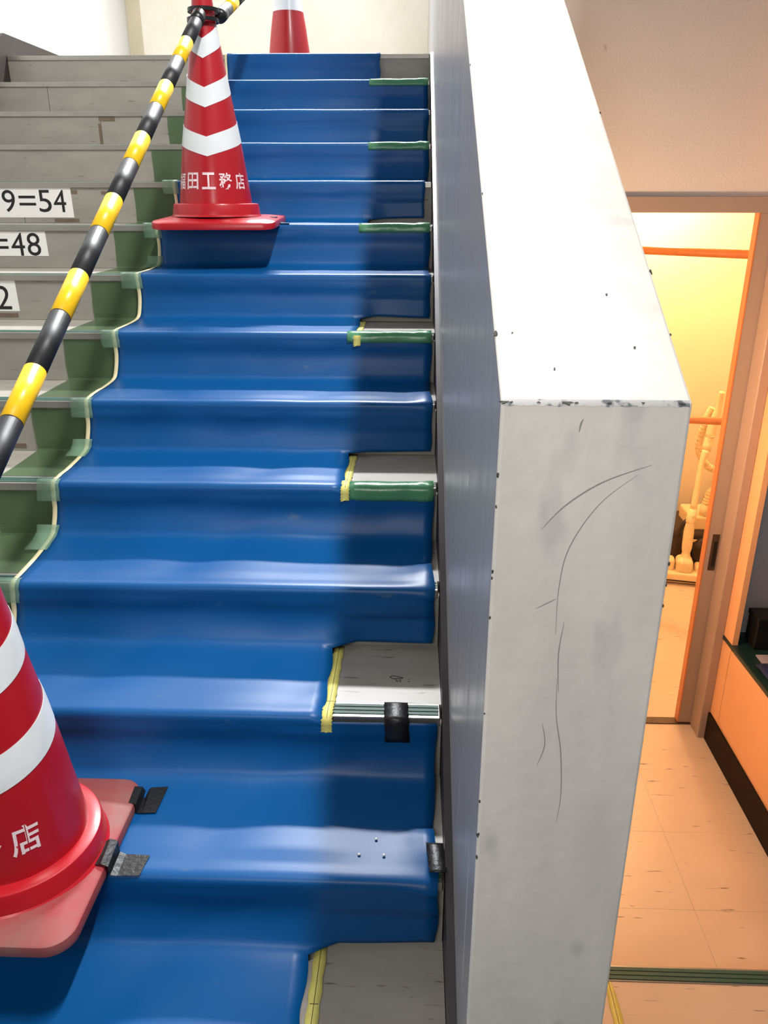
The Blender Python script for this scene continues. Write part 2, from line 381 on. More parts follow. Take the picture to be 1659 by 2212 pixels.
i0, i1 = TG[(1, 'tread')]-6, TG[(15, 'bend')]
nc = len(cols); vs = []; fs = []; vid = {}
for i in range(i0, i1+1):
    for j, x in enumerate(cols):
        vid[(i, j)] = len(vs); vs.append(sheet_pt(x, i))
for i in range(i0, i1):
    for j in range(nc-1):
        if j >= 26 and not keepR(i): continue
        fs.append([vid[(i, j)], vid[(i, j+1)], vid[(i+1, j+1)], vid[(i+1, j)]])
me = bpy.data.meshes.new('protective_sheet'); me.from_pydata([tuple(v) for v in vs], [], fs); me.update()
bm = bmesh.new(); bm.from_mesh(me); bmesh.ops.delete(bm, geom=[v for v in bm.verts if not v.link_faces], context='VERTS'); bm.to_mesh(me); bm.free()
sheet = finish('protective_sheet', me, M_blue, None, True)
s = sheet.modifiers.new('thickness', 'SOLIDIFY'); s.thickness = 0.0018; s.offset = 0.0
tag(sheet, 'long blue vinyl protective sheet draped down the stairs', 'protective sheet')
for x, y in ((-0.128, -1.872), (-0.158, -1.905), (-0.112, -1.905)):
    i = min(range(TG[(13, 'tread')]-6, TG[(13, 'nose')]), key=lambda q: abs(D[q].y-y))
    o = lathe('paint_spot', [(0.003, 0.0), (0.0022, 0.0012)], M_paper, None, 12); o.location = Vector((x, D[i].y, D[i].z+0.004)); o.parent = sheet
# cream edge tape follows the left edge of the blue sheet
def ribbon(name, x0, x1, ia, ib, off, m, parent=None, ncol=2, jag=0.0, thick=0.0006, base=None):
    rows = []
    for i in range(ia, ib+1):
        row = []
        for j in range(ncol+1):
            x = x0+(x1-x0)*j/ncol
            p = (base or sheet_pt)(x, i)+NR[i]*off; p.x = x+(jag*math.sin(i*1.9+j) if j in (0, ncol) else 0)+(0.004*math.sin(i*0.21) if base is None and x < -0.9 else 0)
            row.append(p)
        rows.append(row)
    return strip(name, rows, m, parent, thick)
tag(ribbon('edging_tape', XB-0.008, XB+0.004, i0, i1, 0.0022, M_edge), 'cream masking tape along the left edge of the blue sheet', 'tape')
# green film under the sheet
ordn = {1: 'top', 2: 'second', 3: 'third', 4: 'fourth', 5: 'fifth', 6: 'sixth', 7: 'seventh', 8: 'eighth', 9: 'ninth', 10: 'tenth', 11: 'eleventh', 12: 'twelfth', 13: 'thirteenth', 14: 'fourteenth'}
for k in range(1, 14):
    # one piece per step: down the riser below the nosing lip and out over the next tread to its grip strips
    path = [(Y(k)+0.0008, Z(k)-0.021), (Y(k)+0.0006, Z(k)-0.06), (Y(k)+0.0006, Z(k)-0.10), (Y(k)+0.0004, Z(k)-0.142), (Y(k)-0.002, Z(k)-0.1478), (Y(k)-0.006, Z(k)-0.1484), (Y(k)-0.08, Z(k)-0.1486), (Y(k)-0.16, Z(k)-0.1486), (Y(k+1)+0.052, Z(k)-0.1484)]
    rows = [[Vector((x+(0.0015*math.sin(i*1.7+k) if j == 0 else 0), a, b)) for j, x in enumerate([-1.168, -1.12, -1.07, -1.02, -0.975])] for i, (a, b) in enumerate(path)]
    tag(strip('masking_film', rows, M_film, None, 0.0004, False), 'translucent green film on the %s riser from the top and the tread below' % ordn[k], 'masking film', 'green film pieces beside the blue sheet')
# pale green tape patches on the left edge of the blue sheet
for k in (5, 6, 7, 8, 9, 10, 11):
    a, b = TG[(k, 'nose')]-2, TG[(k, 'lip')]+2
    o = ribbon('tape_patch', XB-0.05+random.uniform(-.008, .008), XB+0.014, a, b, 0.0034, M_patch, None, 3, 0.001)
    tag(o, 'pale green tape patch on the %s nosing from the top, left sheet edge' % ordn[k], 'tape', 'pale green tape patches on the nosings')
for k in (6, 9, 10, 11):
    a, b = TG[(k, 'low')], TG[(k, 'foot')]
    o = ribbon('tape_patch', XB-0.045, XB+0.012, a, b, 0.0034, M_patch, None, 3, 0.001)
    tag(o, 'pale green tape patch at the foot of the %s riser from the top' % ordn[k], 'tape', 'pale green tape patches at riser feet')
# green tape over the nosings of the bare treads at the right
for k in (2, 4, 6, 8, 10):
    x0 = {2: -0.285, 4: -0.262, 6: -0.268, 8: -0.272, 10: -0.228}[k]
    a, b = TG[(k, 'front')]+1, TG[(k, 'lip')]+(0 if k != 10 else 1)
    rows = []
    for i in range(a, b+1):
        row = []
        for j in range(15):
            x = x0+(-0.012-x0)*j/14
            q = D[i]+NR[i]*(0.0028+0.0022*abs(math.sin(19*x+k+i*0.35))*math.sin(math.pi*j/14)+ (0.004*abs(math.sin(60*x+i)) if j > 11 else 0))
            q = q.copy(); q.x = x+0.001*math.sin(i*2.2); row.append(q)
        rows.append(row)
    o = strip('nosing_tape', rows, M_gtape, None, 0.0006)
    tag(o, 'crinkled green tape strip over the %s nosing from the top, beside the parapet' % ordn[k], 'tape', 'green tape strips on the nosings')
# yellow masking tape with a pen line along the cut edges
for k in (8, 10, 12, 14):
    rows = []
    path = [(Y(k-1)-0.012, Z(k)+0.0035), (Y(k)+0.15, Z(k)+0.0028), (Y(k)+0.06, Z(k)+0.0028), (Y(k)+0.03, Z(k)+0.0068), (Y(k)+0.004, Z(k)+0.0075), (Y(k)-0.0135, Z(k)-0.002), (Y(k)-0.0155, Z(k)-0.022), (Y(k)-0.0165, Z(k)-0.034)]
    if k == 14: path = path[:3]+[(Y(k)+0.012, Z(k)+0.0035)]
    pc = crom([Vector((0, a, b)) for a, b in path], 5)
    xa = {8: -0.249, 10: -0.247, 12: -0.245, 14: -0.236}[k]
    for i, p in enumerate(pc):
        t = i/(len(pc)-1); jg = 0.0015*math.sin(i*2.7)
        rows.append([Vector((xa-0.004*t+jg, p.y, p.z)), Vector((xa+0.011-0.004*t, p.y, p.z+0.0002)), Vector((xa+0.022-0.004*t-jg, p.y, p.z))])
    if k != 14: rows[-1][1].z += 0.005
    o = strip('masking_tape', rows, M_ytape, None, 0.0005)
    tag(o, 'yellow masking tape with a pen line on the %s tread from the top' % ordn[k], 'tape', 'yellow tapes on the bare treads')
    l = [[Vector((r[1].x-0.0004, r[1].y, r[1].z+0.0007)), Vector((r[1].x+0.0006, r[1].y, r[1].z+0.0007))] for r in rows[:int(len(rows)*0.72)]]
    strip('pen_line', l, M_ink, o, 0.0)
    q = rows[len(rows)//3]
    mesh('pen_line', [q[0]+Vector((0.003, 0, 0.0007)), q[2]+Vector((-0.002, 0, 0.0007)), q[2]+Vector((-0.002, 0.0012, 0.0007)), q[0]+Vector((0.003, 0.0012, 0.0007))], [[0, 1, 2, 3]], M_ink, o)
# black tape over the twelfth nosing and beside the stringer
def tape_path(name, x0, x1, path, m, n=4, skew=0.0, thick=0.0008):
    pc = crom([Vector((0, a, b)) for a, b in path], n)
    rows = [[Vector((x0+skew*i/len(pc)+0.001*math.sin(i*2.1), p.y, p.z)), Vector(((x0+x1)/2+skew*i/len(pc), p.y, p.z+0.0006)), Vector((x1+skew*i/len(pc)-0.001*math.sin(i*1.7), p.y, p.z))] for i, p in enumerate(pc)]
    return strip(name, rows, m, None, thick)
k = 12
tag(tape_path('cloth_tape', -0.121, -0.071, [(Y(k)+0.046, Z(k)+0.0032), (Y(k)+0.03, Z(k)+0.0040), (Y(k)+0.004, Z(k)+0.0040), (Y(k)-0.009, Z(k)+0.001), (Y(k)-0.0150, Z(k)-0.018), (Y(k)-0.0175, Z(k)-0.050)], M_btape, 3, 0.004), 'black cloth tape folded over the bare metal nosing', 'tape')
tag(tape_path('cloth_tape', -0.034, -0.002, [(Y(13)+0.075, Z(13)+0.018), (Y(13)+0.04, Z(13)+0.019), (Y(13)+0.006, Z(13)+0.017)], M_btape, 4, 0.006), 'black tape scrap at the foot of the parapet on the thirteenth step', 'tape')
# pen scribble on the bare twelfth tread (drawn on the step)
scr = [[(-0.112, -1.533), (-0.105, -1.528), (-0.094, -1.531), (-0.082, -1.536), (-0.092, -1.538), (-0.104, -1.540), (-0.112, -1.533)], [(-0.098, -1.540), (-0.096, -1.550), (-0.091, -1.545)], [(-0.088, -1.541), (-0.088, -1.552)], [(-0.070, -1.540), (-0.068, -1.541)], [(-0.072, -1.549), (-0.068, -1.549)]]
for c in scr:
    sp(tube('pen_mark', [(x, y, Z(12)+0.0003) for x, y in c], 0.0008, M_ink, None, 6, sub=4))
# ------------------------------------------------------------------ number labels on the risers
def riser_label(k, chars, x1, z0, z1, dz0, dz1, label):
    root = empty('number_label', (x1, Y(k)+0.003, z0))
    w = 0.45; h = z1-z0
    vsq = [(-w, 0, 0), (0.001, 0, 0), (-0.001, 0, h), (-w, 0, h)]
    vs = [(a, -0.0008, c) for a, b, c in vsq]+[(a, 0.0, c) for a, b, c in vsq]
    mesh('paper', vs, [[0, 1, 2, 3], [7, 6, 5, 4]]+[[i, 4+i, 4+(i+1) % 4, (i+1) % 4] for i in range(4)], M_paper, root)
    slots = [(-0.430, -0.380), (-0.360, -0.300), (-0.279, -0.227), (-0.212, -0.145), (-0.134, -0.083), (-0.074, -0.024)]
    for ch, (xa, xb) in zip(chars, slots):
        me = text_mesh(ch, 0.1); bx = bounds(me); za, zb = dz0, dz1
        if ch == '=': za, zb = dz0+(dz1-dz0)*0.30, dz0+(dz1-dz0)*0.74
        if ch == '\u00d7': za, zb = dz0+(dz1-dz0)*0.15, dz0+(dz1-dz0)*0.85
        for v in me.vertices:
            v.co = Vector((xa+(v.co.x-bx[0])/(bx[1]-bx[0])*(xb-xa), -0.0013, za+(v.co.y-bx[2])/(bx[3]-bx[2])*(zb-za)))
        me.update(); finish('digit', me, M_ink, root)
    tag(root, label, 'label', 'multiplication labels on the risers')
riser_label(5, '6\u00d79=54', -1.420, 0.021, 0.131, 0.020, 0.102, 'white paper label printed 9=54 on a stair riser')
riser_label(6, '6\u00d78=48', -1.422, -0.107, -0.021, 0.001, 0.081, 'white paper label ending in 48 on a stair riser')
riser_label(7, '6\u00d77=42', -1.428, -0.271, -0.167, 0.006, 0.085, 'white paper label ending in 2, lowest of the three')
# ------------------------------------------------------------------ traffic cones
RP = [(0.128, 0.066), (0.1275, 0.08), (0.1035, 0.258), (0.0735, 0.434), (0.0535, 0.56), (0.0415, 0.628), (0.0345, 0.70), (0.0275, 0.77), (0.0265, 0.785), (0.016, 0.79)]
def rad(h):
    for (r0, h0), (r1, h1) in zip(RP[:-1], RP[1:]):
        if h0 <= h <= h1: return r0+(r1-r0)*(h-h0)/(h1-h0)
    return 0.03
def make_cone(label, loc, rz, bands, vee, text_phi, body, tilt=(0, 0), wrinkle=0.0, red=M_red, S=0.206, shift=0.0, droop=0.0):
    root = empty('traffic_cone', loc, rz); root.rotation_euler = (tilt[0], tilt[1], rz)
    tag(root, label, 'traffic cone', 'red and white traffic cones on the stairs')
    # base plate: rounded square with a raised rim towards the collar
    rc = 0.045; ring = []
    for cx, cy, a0 in ((1, 1, 0), (-1, 1, 90), (-1, -1, 180), (1, -1, 270)):
        for j in range(9):
            a = math.radians(a0+90*j/8); ring.append((shift+cx*(S-rc)+rc*math.cos(a), cy*(S-rc)+rc*math.sin(a)))
    n = len(ring); vs = []; lv = [(1.0, 0.0), (1.005, 0.010), (0.995, 0.0195), (0.975, 0.0225), (0.70, 0.0265)]
    for sc_, z in lv: vs += [(shift+(x-shift)*sc_, y*sc_, z-droop*max(0.0, -y*sc_/S)**2) for x, y in ring]
    fs = [list(range(n))[::-1]]+[[j*n+i, j*n+(i+1) % n, (j+1)*n+(i+1) % n, (j+1)*n+i] for j in range(len(lv)-1) for i in range(n)]+[[(len(lv)-1)*n+i for i in range(n)]]
    o = mesh('base', vs, fs, M_redD if red is M_redD else M_red, root, True); sharp(o, 35)
    o = lathe('collar', [(0.163, 0.022), (0.157, 0.029), (0.1525, 0.060), (0.1505, 0.064), (0.147, 0.0655), (0.126, 0.0665)], M_red, root); sharp(o, 28)
    o = lathe('body', RP, M_red, root, 72); sharp(o, 40)
    for za, zb in bands:
        vs = []; seg = 72; lay = 5
        for j in range(lay):
            for i in range(seg):
                a = 2*math.pi*i/seg; ph_ = abs(((a+math.pi) % (2*math.pi))-math.pi)
                h = za+(zb-za)*j/(lay-1)+vee*min(ph_, 2.3)/(math.pi/2)
                r = rad(h)+0.0011+(wrinkle*abs(math.sin(a*13+j*1.3)*math.sin(a*5+j*2.1)) if 0 < j < lay-1 else 0); vs.append((r*math.sin(a), -r*math.cos(a), h))
        fs = [[j*seg+i, j*seg+(i+1) % seg, (j+1)*seg+(i+1) % seg, (j+1)*seg+i] for j in range(lay-1) for i in range(seg)]
        b = mesh('reflective_band', vs, fs, M_refl, root, True)
        sm = b.modifiers.new('thickness', 'SOLIDIFY'); sm.thickness = 0.0007; sm.offset = -1; es = b.modifiers.new('crisp', 'EDGE_SPLIT'); es.split_angle = math.radians(45)
    # stencilled company name
    for ci, ch in enumerate(body):
        me = text_mesh(ch, 0.1, 0.0016); bx = bounds(me)
        if bx[1]-bx[0] < 1e-5: continue
        H = 0.054; W = 0.046
        for v in me.vertices:
            v.co = Vector((((v.co.x-bx[0])/(bx[1]-bx[0])-0.5)*W, 0, (v.co.y-bx[2])/(bx[3]-bx[2])*H))
        bm = bmesh.new(); bm.from_mesh(me)
        for q in range(-5, 6):
            bmesh.ops.bisect_plane(bm, geom=list(bm.verts)+list(bm.edges)+list(bm.faces), plane_co=(q*0.0045, 0, 0), plane_no=(1, 0, 0))
        # stencil bridges: thin gaps through every glyph
        for gx in (0.0015,):
            bmesh.ops.bisect_plane(bm, geom=list(bm.verts)+list(bm.edges)+list(bm.faces), plane_co=(gx, 0, 0), plane_no=(1, 0, 0))
            bmesh.ops.bisect_plane(bm, geom=list(bm.verts)+list(bm.edges)+list(bm.faces), plane_co=(gx+0.0016, 0, 0), plane_no=(1, 0, 0))
        if ch != '\u5de5':
            kill = [f for f in bm.faces if any(gx < f.calc_center_median().x < gx+0.0016 for gx in (0.0015,))]
            bmesh.ops.delete(bm, geom=kill, context='FACES')
        for v in bm.verts:
            h = 0.112+v.co.z; r = rad(h)+0.0008; a = text_phi+(ci-2)*0.50+v.co.x/0.118
            v.co = Vector((r*math.sin(a), -r*math.cos(a), h))
        bm.to_mesh(me); bm.free(); finish('stencil_letter', me, M_letter, root)
    return root
NAME = '\u798f\u7530\u5de5\u52d9\u5e97'
CA = (-0.788, 0.030, 0.0095); CB = (-0.782, -1.942, Z(13)+0.0095); CC = (-0.815, 2.3, Z(1)+0.001)
BND = [(0.217, 0.279), (0.370, 0.432), (0.520, 0.580)]
make_cone('red traffic cone with chevron bands standing mid-stairs with bars tied to it', CA, 0.05, BND, 0.050, 0.0, NAME, (0.0, 0.0), S=0.214, shift=0.018, droop=0.018)
make_cone('dusty red traffic cone in the lower left corner taped down with black tape', CB, 0.0, BND, 0.050, -0.30, NAME, (0, 0), 0.0012, M_redD, S=0.2, shift=-0.026)
make_cone('red traffic cone standing on the upper landing against the cream wall', CC, 0.4, [(0.345, 0.405), (0.50, 0.56)], 0.0, 2.0, '', (0, 0))
# ------------------------------------------------------------------ caution bars with their rings
def ring_band(name, c, r, h, m, parent, off):
    o = lathe(name, [(r-0.006, -h/2), (r, -h/2), (r, h/2), (r-0.006, h/2), (r-0.006, -h/2)], m, parent, 40, cap=False); sharp(o, 40)
    o.location = Vector(c)-Vector(off); return o
def caution_bar(label, S, E, s0, yl, period, ringc_s, ringc_e, rb=0.0212):
    S, E = Vector(S), Vector(E); d = (E-S); Ln = d.length; d.normalize()
    root = empty('caution_bar', E); tag(root, label, 'caution bar', 'black and yellow caution bars')
    tube('pole', [S-E, Vector((0, 0, 0))], rb-0.003, M_kbar, root, 20)
    cuts = [(0.0, s0, 'k')]; s = s0
    while s < Ln:
        cuts.append((s, min(s+yl, Ln), 'y')); cuts.append((min(s+yl, Ln), min(s+period, Ln), 'k')); s += period
    for a, b, c in cuts:
        if b-a < 0.005: continue
        tube('yellow_section' if c == 'y' else 'black_section', [S-E+d*a, S-E+d*b], rb+(0.0004 if c == 'y' else 0), M_ybar if c == 'y' else M_kbar, root, 24)
    # end caps and rings
    for base, dd, rc in ((S, -d, ringc_s), (E, d, ringc_e)):
        o = tube('end_cap', [base-E-dd*0.055, base-E-dd*0.02, base-E+dd*0.006, base-E+dd*0.014], [rb+0.0016, rb+0.002, rb+0.0015, rb*0.6], M_ring, root, 24)
        if rc: ring_band('ring', rc, 0.053, 0.012, M_ring, root, E)
caution_bar('black and yellow caution bar slanting down to the lower left cone', (-0.783, -0.05, 0.648), (-0.794, -1.85, -0.385), 0.214, 0.138, 0.3045,
            (CA[0], CA[1]-0.005, 0.648), (CB[0], CB[1], CB[2]+0.645))
caution_bar('black and yellow caution bar running up behind to the landing cone', (-0.742, 0.085, 0.672), (-0.79, 2.235, 1.395), 0.16, 0.138, 0.3045,
            (CA[0]+0.002, CA[1]+0.004, 0.678), (CC[0], CC[1], CC[2]+0.645))
# black tapes holding the lower cone and a scrap at the middle one
zt = Z(13)+0.0065
def flap(name, pts_rows, label):
    o = strip(name, [[Vector(p) for p in r] for r in pts_rows], M_btape, None, 0.0009, False); tag(o, label, 'tape'); return o
flap('cloth_tape', [[(-0.622, -1.768, zt+0.0265), (-0.619, -1.815, zt+0.0265)], [(-0.607, -1.766, zt+0.024), (-0.605, -1.817, zt+0.024)], [(-0.603, -1.760, zt+0.006), (-0.603, -1.820, zt+0.006)], [(-0.594, -1.754, zt+0.012), (-0.592, -1.820, zt+0.006)], [(-0.560, -1.750, zt+0.012), (-0.566, -1.818, zt+0.006)]],
     'black tape holding the rear corner of the lower left cone base')
flap('cloth_tape', [[(-0.634, -1.922, zt+0.0265), (-0.632, -1.974, zt+0.0265)], [(-0.617, -1.918, zt+0.034), (-0.614, -1.977, zt+0.033)], [(-0.605, -1.916, zt+0.028), (-0.602, -1.977, zt+0.027)], [(-0.602, -1.920, zt+0.006), (-0.602, -1.974, zt+0.004)], [(-0.590, -1.923, zt+0.003), (-0.590, -1.972, zt+0.001)], [(-0.545, -1.924, zt+0.003), (-0.550, -1.970, zt+0.001)]],
     'wrinkled black tape on the right edge of the lower left cone base')
flap('cloth_tape', [[(-0.590, 0.00, 0.032), (-0.588, 0.03, 0.032)], [(-0.570, -0.005, 0.030), (-0.568, 0.03, 0.030)], [(-0.560, -0.01, 0.012), (-0.558, 0.03, 0.012)], [(-0.52, -0.01, 0.0085), (-0.52, 0.03, 0.0085)]],
     'small black tape scrap at the right base corner of the middle cone')
# ------------------------------------------------------------------ hall at the right: floor, lower tread
ZF, XR, YD = -1.8, 1.055, -0.44
floor = struct(box('floor', 0.19, 2.2, -1.64, 1.6, ZF-0.1, ZF-0.002, M_grout), 'tiled vinyl hall floor')
tw = 0.303
for a in range(0, 6):
    for b in range(0, 6):
        x0 = 0.2+a*tw-0.05; y0 = -1.62+b*tw
        x1 = min(x0+tw, XR+0.5); x0 = max(x0, 0.2)
        y1 = min(y0+tw, YD-0.004)
        if x1-x0 < 0.02 or y1-y0 < 0.02 or x0 > XR: continue
        t = box('floor_tile', x0+0.0003, x1-0.0003, y0+0.0003, y1-0.0003, ZF-0.002, ZF+random.uniform(-0.0002, 0.0002), M_tile, floor)
for b in range(0, 6):
    y0 = YD+0.035+b*tw; y1 = min(y0+tw, 1.39)
    for a in range(0, 6):
        x0 = 0.28+a*tw; x1 = min(x0+tw, 1.80)
        if x1-x0 < 0.02 or y1-y0 < 0.02: continue
        box('floor_tile', x0+0.0003, x1-0.0003, y0+0.0003, y1-0.0003, ZF-0.002, ZF, M_tile, floor)
struct(box('trim_2', 0.35, 1.04, YD-0.004, YD+0.035, ZF-0.002, ZF+0.004, M_recess), 'dark metal threshold strip')
lst = struct(empty('stairs_lower', (0.7, -1.9, -2.3)), 'lower flight step at the right')
def lp(o): o.parent = lst; o.matrix_parent_inverse = Matrix.Translation((-0.7, 1.9, 2.3)); return o
ZT = -1.65
lp(box('tread', 0.19, 1.053, -1.92, -1.668, ZT-0.12, ZT, M_tile))
lp(box('step_core', 0.19, 1.053, -1.92, -1.645, -2.3, ZT-0.12, M_grout))
lp(box('tread', 0.19, 1.053, -2.2, -1.92, ZT+0.03, ZT+R, M_tile))
lp(box('riser_panel', 0.19, 1.053, -1.668, -1.64, ZF, ZT-0.012, M_tile))
n2 = lp(box('nosing', 0.19, 1.053, -1.669, -1.626, ZT-0.014, ZT+0.002, M_metal, None, 0.0012))
for j in range(3):
    g = box('grip_strip', 0.19, 1.052, -1.6645+j*0.0115, -1.6555+j*0.0115, ZT+0.0015, ZT+0.0042, M_grip); g.parent = n2
rows = []
for i in range(8):
    y = -1.670-i*0.03; rows.append([Vector((0.406+0.0012*math.sin(i*2.2), y, ZT+0.0012)), Vector((0.417, y, ZT+0.0014)), Vector((0.428-0.001*math.sin(i*1.7), y, ZT+0.0012))])
rows[0][0].x += 0.006; rows[0][2].x -= 0.006
o = tag(strip('masking_tape', rows, M_ytape, None, 0.0005), 'yellow masking tape on the lower step beyond the parapet', 'tape')
strip('pen_line', [[r[1]+Vector((-0.0006, 0, 0.0007)), r[1]+Vector((0.0006, 0, 0.0007))] for r in rows], M_ink, o)
# ------------------------------------------------------------------ door wall, door
HZ = 0.052
struct(box('light_block_slab', 0.62, 2.2, -3.0, YD-0.002, 2.60, 2.75, M_doorwall), 'unseen slab added over the hall to block the stair light')  # unseen, added to keep the stair light off the hall floor
wr = struct(boxes('wall_right', [(0.19, 2.2, YD-0.0, YD+0.10, HZ+0.047, 3.4), (XR, 2.2, YD, YD+0.10, ZF, HZ+0.047)], M_doorwall), 'beige plaster wall above the washroom doorway')
struct(box('trim_3', 0.19, 1.6, YD-0.012, YD+0.10, HZ, HZ+0.047, M_trim, None, 0.002), 'grey brown door head')
door = struct(empty('door_1', (1.0, YD+0.02, ZF)), 'sliding door pushed open to the right')
def dp(o): o.parent = door; o.matrix_parent_inverse = Matrix.Translation((-1.0, -YD-0.02, -ZF)); return o
lf = dp(box('door_leaf', 0.978, 1.62, YD+0.002, YD+0.034, ZF+0.006, HZ, M_leaf, None, 0.001))
dp(box('lit_leaf_edge', 0.9735, 0.9782, YD+0.001, YD+0.035, ZF+0.006, HZ, M_wood_litedge))  # edge lit from the washroom, its orange glow put into the colour
hp = dp(boxes('handle_recess', [(0.993, 1.0165, YD-0.0005, YD+0.003, -1.142, -1.004)], M_recess))
box('recess_cup', 1.001, 1.0135, YD-0.0012, YD, -1.130, -1.03, M_black, None, 0.0005).parent = hp
hp.children[0].matrix_parent_inverse = Matrix.Identity(4)
struct(boxes('trim_4', [(1.022, 1.0555, YD-0.085, YD-0.002, ZF, HZ+0.06)], M_leaf, None, 0.004, 3), 'door jamb post')
# ------------------------------------------------------------------ right wall with service opening, sill, baseboard
YJ0, YJ1 = -0.529, -0.600
SZ = -1.375
wr2 = struct(boxes('wall_right_side', [(XR, XR+0.019, YJ1, YD-0.002, ZF, 0.9)], M_orwall), 'orange strip of wall beside the door jamb')
prism_x('wall_right_low', [(YJ1+0.002, ZF), (YJ1+0.002, SZ), (-1.66, SZ+0.045), (-1.66, ZF)], XR, XR+0.10, M_orwall)['kind'] = 'structure'
struct(box('baseboard_right', XR-0.009, XR-0.0005, -1.62, YD-0.087, ZF+0.0005, ZF+0.118, M_base, None, 0.0015), 'dark brown skirting board')
shelf = prism_x('counter_top', [(YJ0+0.07, SZ+0.0005), (YJ0+0.07, SZ+0.016), (-1.66, SZ+0.062), (-1.66, SZ+0.0465)], XR-0.004, XR+0.50, M_dkgreen, None, 0.003)
tag(shelf, 'dark green counter top on the low orange wall', 'counter')
struct(box('wall_hall_back', XR+0.02, 2.2, YD-0.06, YD-0.002, ZF, 0.9, M_grayin), 'pale grey wall behind the counter')
# things on the counter (seen at the frame edge)
def cz(y): return SZ+0.0165+(YJ0+0.07-y)*0.0452*0.92
bx_ = empty('storage_box', (1.17, -0.60, cz(-0.6)+0.002))
box('box_body', -0.055, 0.07, -0.03, 0.05, 0, 0.115, M_black, bx_, 0.004); box('box_lid', -0.058, 0.073, -0.033, 0.053, 0.10, 0.119, M_black, bx_, 0.004)
tag(bx_, 'black box standing at the back of the counter', 'box')
bag = empty('shoulder_bag', (1.245, -0.775, cz(-0.87)+0.004))
bm = bmesh.new(); bmesh.ops.create_uvsphere(bm, u_segments=20, v_segments=12, radius=1.0)
for v in bm.verts:
    s_ = lambda q: math.copysign(abs(q)**0.6, q)
    v.co = Vector((s_(v.co.x)*0.075, s_(v.co.y)*0.085, 0.065+s_(v.co.z)*0.065*(1+0.1*math.sin(7*v.co.x))))
me = bpy.data.meshes.new('bag_body'); bm.to_mesh(me); bm.free(); finish('bag_body', me, M_black, bag, True)
tube('strap', [(-0.055, -0.005, 0.12), (-0.092, 0.0, 0.10), (-0.104, -0.02, 0.05), (-0.088, -0.045, 0.006), (-0.065, -0.06, 0.004)], 0.007, M_strap, bag, 10, sub=5)
tag(bag, 'black bag with a pale pink strap on the counter', 'bag')
tag(box('paper_slip', 1.105, 1.165, -0.735, -0.675, cz(-0.675)+0.0015, cz(-0.735)+0.003, mat('grey_print_paper', (170, 160, 172), 0.6, var=0.3, vscale=40)), 'pale paper slip lying on the counter beside the bag', 'paper')
rows = []
for i in range(7):
    y = -0.745-i*0.035; rows.append([Vector((1.075+0.016*j, y, cz(y)+0.006+0.005*abs(math.sin(i*1.3+j*0.9)))) for j in range(6)])
tag(strip('folded_cloth', rows, M_navy, None, 0.004), 'navy folded cloth lying on the counter edge', 'cloth')
shelf2 = empty('wall_stool', (1.27, -0.585, cz(-0.58)+0.001))
box('side_panel', -0.03, 0.03, -0.02, 0.05, 0.0, 0.235, M_wood_litedge, shelf2, 0.004); box('seat_top', -0.06, 0.10, -0.06, 0.05, 0.235, 0.25, M_black, shelf2, 0.003)
tag(shelf2, 'brown wooden stand behind the black box on the counter', 'stand')
rows = []
for i in range(6):
    rows.append([Vector((1.205+0.03*j+0.006*math.sin(i), -0.645+0.016*i, cz(-0.6)+0.262+0.012*math.sin(j*1.4+i*0.8)+0.006*j)) for j in range(5)])
tag(strip('blue_cloth', rows, M_bluecl, None, 0.006), 'bright blue cloth lying on the brown stand', 'cloth')
# ------------------------------------------------------------------ washroom behind the doorway
YB = 1.40
struct(box('wall_washroom_back', 0.2, 2.0, YB, YB+0.1, ZF, 0.5, M_room), 'warm lit washroom back wall')
struct(box('wall_washroom_left', 0.2, 0.28, YD+0.10, YB, ZF, 0.5, M_room))
struct(box('wall_washroom_right', 1.80, 1.9, YD+0.10, YB, ZF, 0.5, M_room))
struct(box('ceiling', 0.2, 1.9, YD+0.10, YB, 0.42, 0.5, M_room))
struct(box('baseboard_back', 0.28, 1.80, YB-0.008, YB-0.0005, ZF+0.0005, ZF+0.09, M_base))
def rail(p0, p1, label):
    root = empty('wooden_rail', p0); q = Vector(p1)-Vector(p0)
    tube('bar', [(0, 0, 0), q], 0.0175, M_wood_litedge, root, 16)
    for e in ((0, 0, 0), q):
        e = Vector(e); tube('bracket', [e, e+Vector((0, 0.02, 0))], 0.026, M_wood_litedge, root, 16)
    tag(root, label, 'rail', 'wooden rails across the washroom'); return root
rail((0.30, 1.05, -0.112), (1.78, 0.02, -0.120), 'upper orange wooden rail across the washroom doorway')
rail((0.30, 1.30, -1.0), (1.78, 0.15, -0.775), 'lower orange wooden rail crossing in front of the vacuum handle')
lamp_d = bpy.data.lights.new('washroom_bulb', 'POINT'); lamp_d.energy = 50; lamp_d.color = (1.0, 0.645, 0.34); lamp_d.shadow_soft_size = 0.05
lampE = empty('ceiling_lamp', (1.10, 1.05, 0.42))
o = lathe('lamp_plate', [(0.055, -0.02), (0.06, -0.01), (0.06, 0.0)], M_metal, lampE, 32)
o = lathe('lamp_globe', [(0.01, -0.12), (0.04, -0.11), (0.055, -0.085), (0.055, -0.06), (0.035, -0.025), (0.03, -0.02)], M_globe, lampE, 32)
o.visible_shadow = True
tag(lampE, 'warm round ceiling lamp in the washroom', 'lamp')
lo = bpy.data.objects.new('washroom_bulb', lamp_d); COL.objects.link(lo); lo.location = (1.10, 1.05, 0.22)
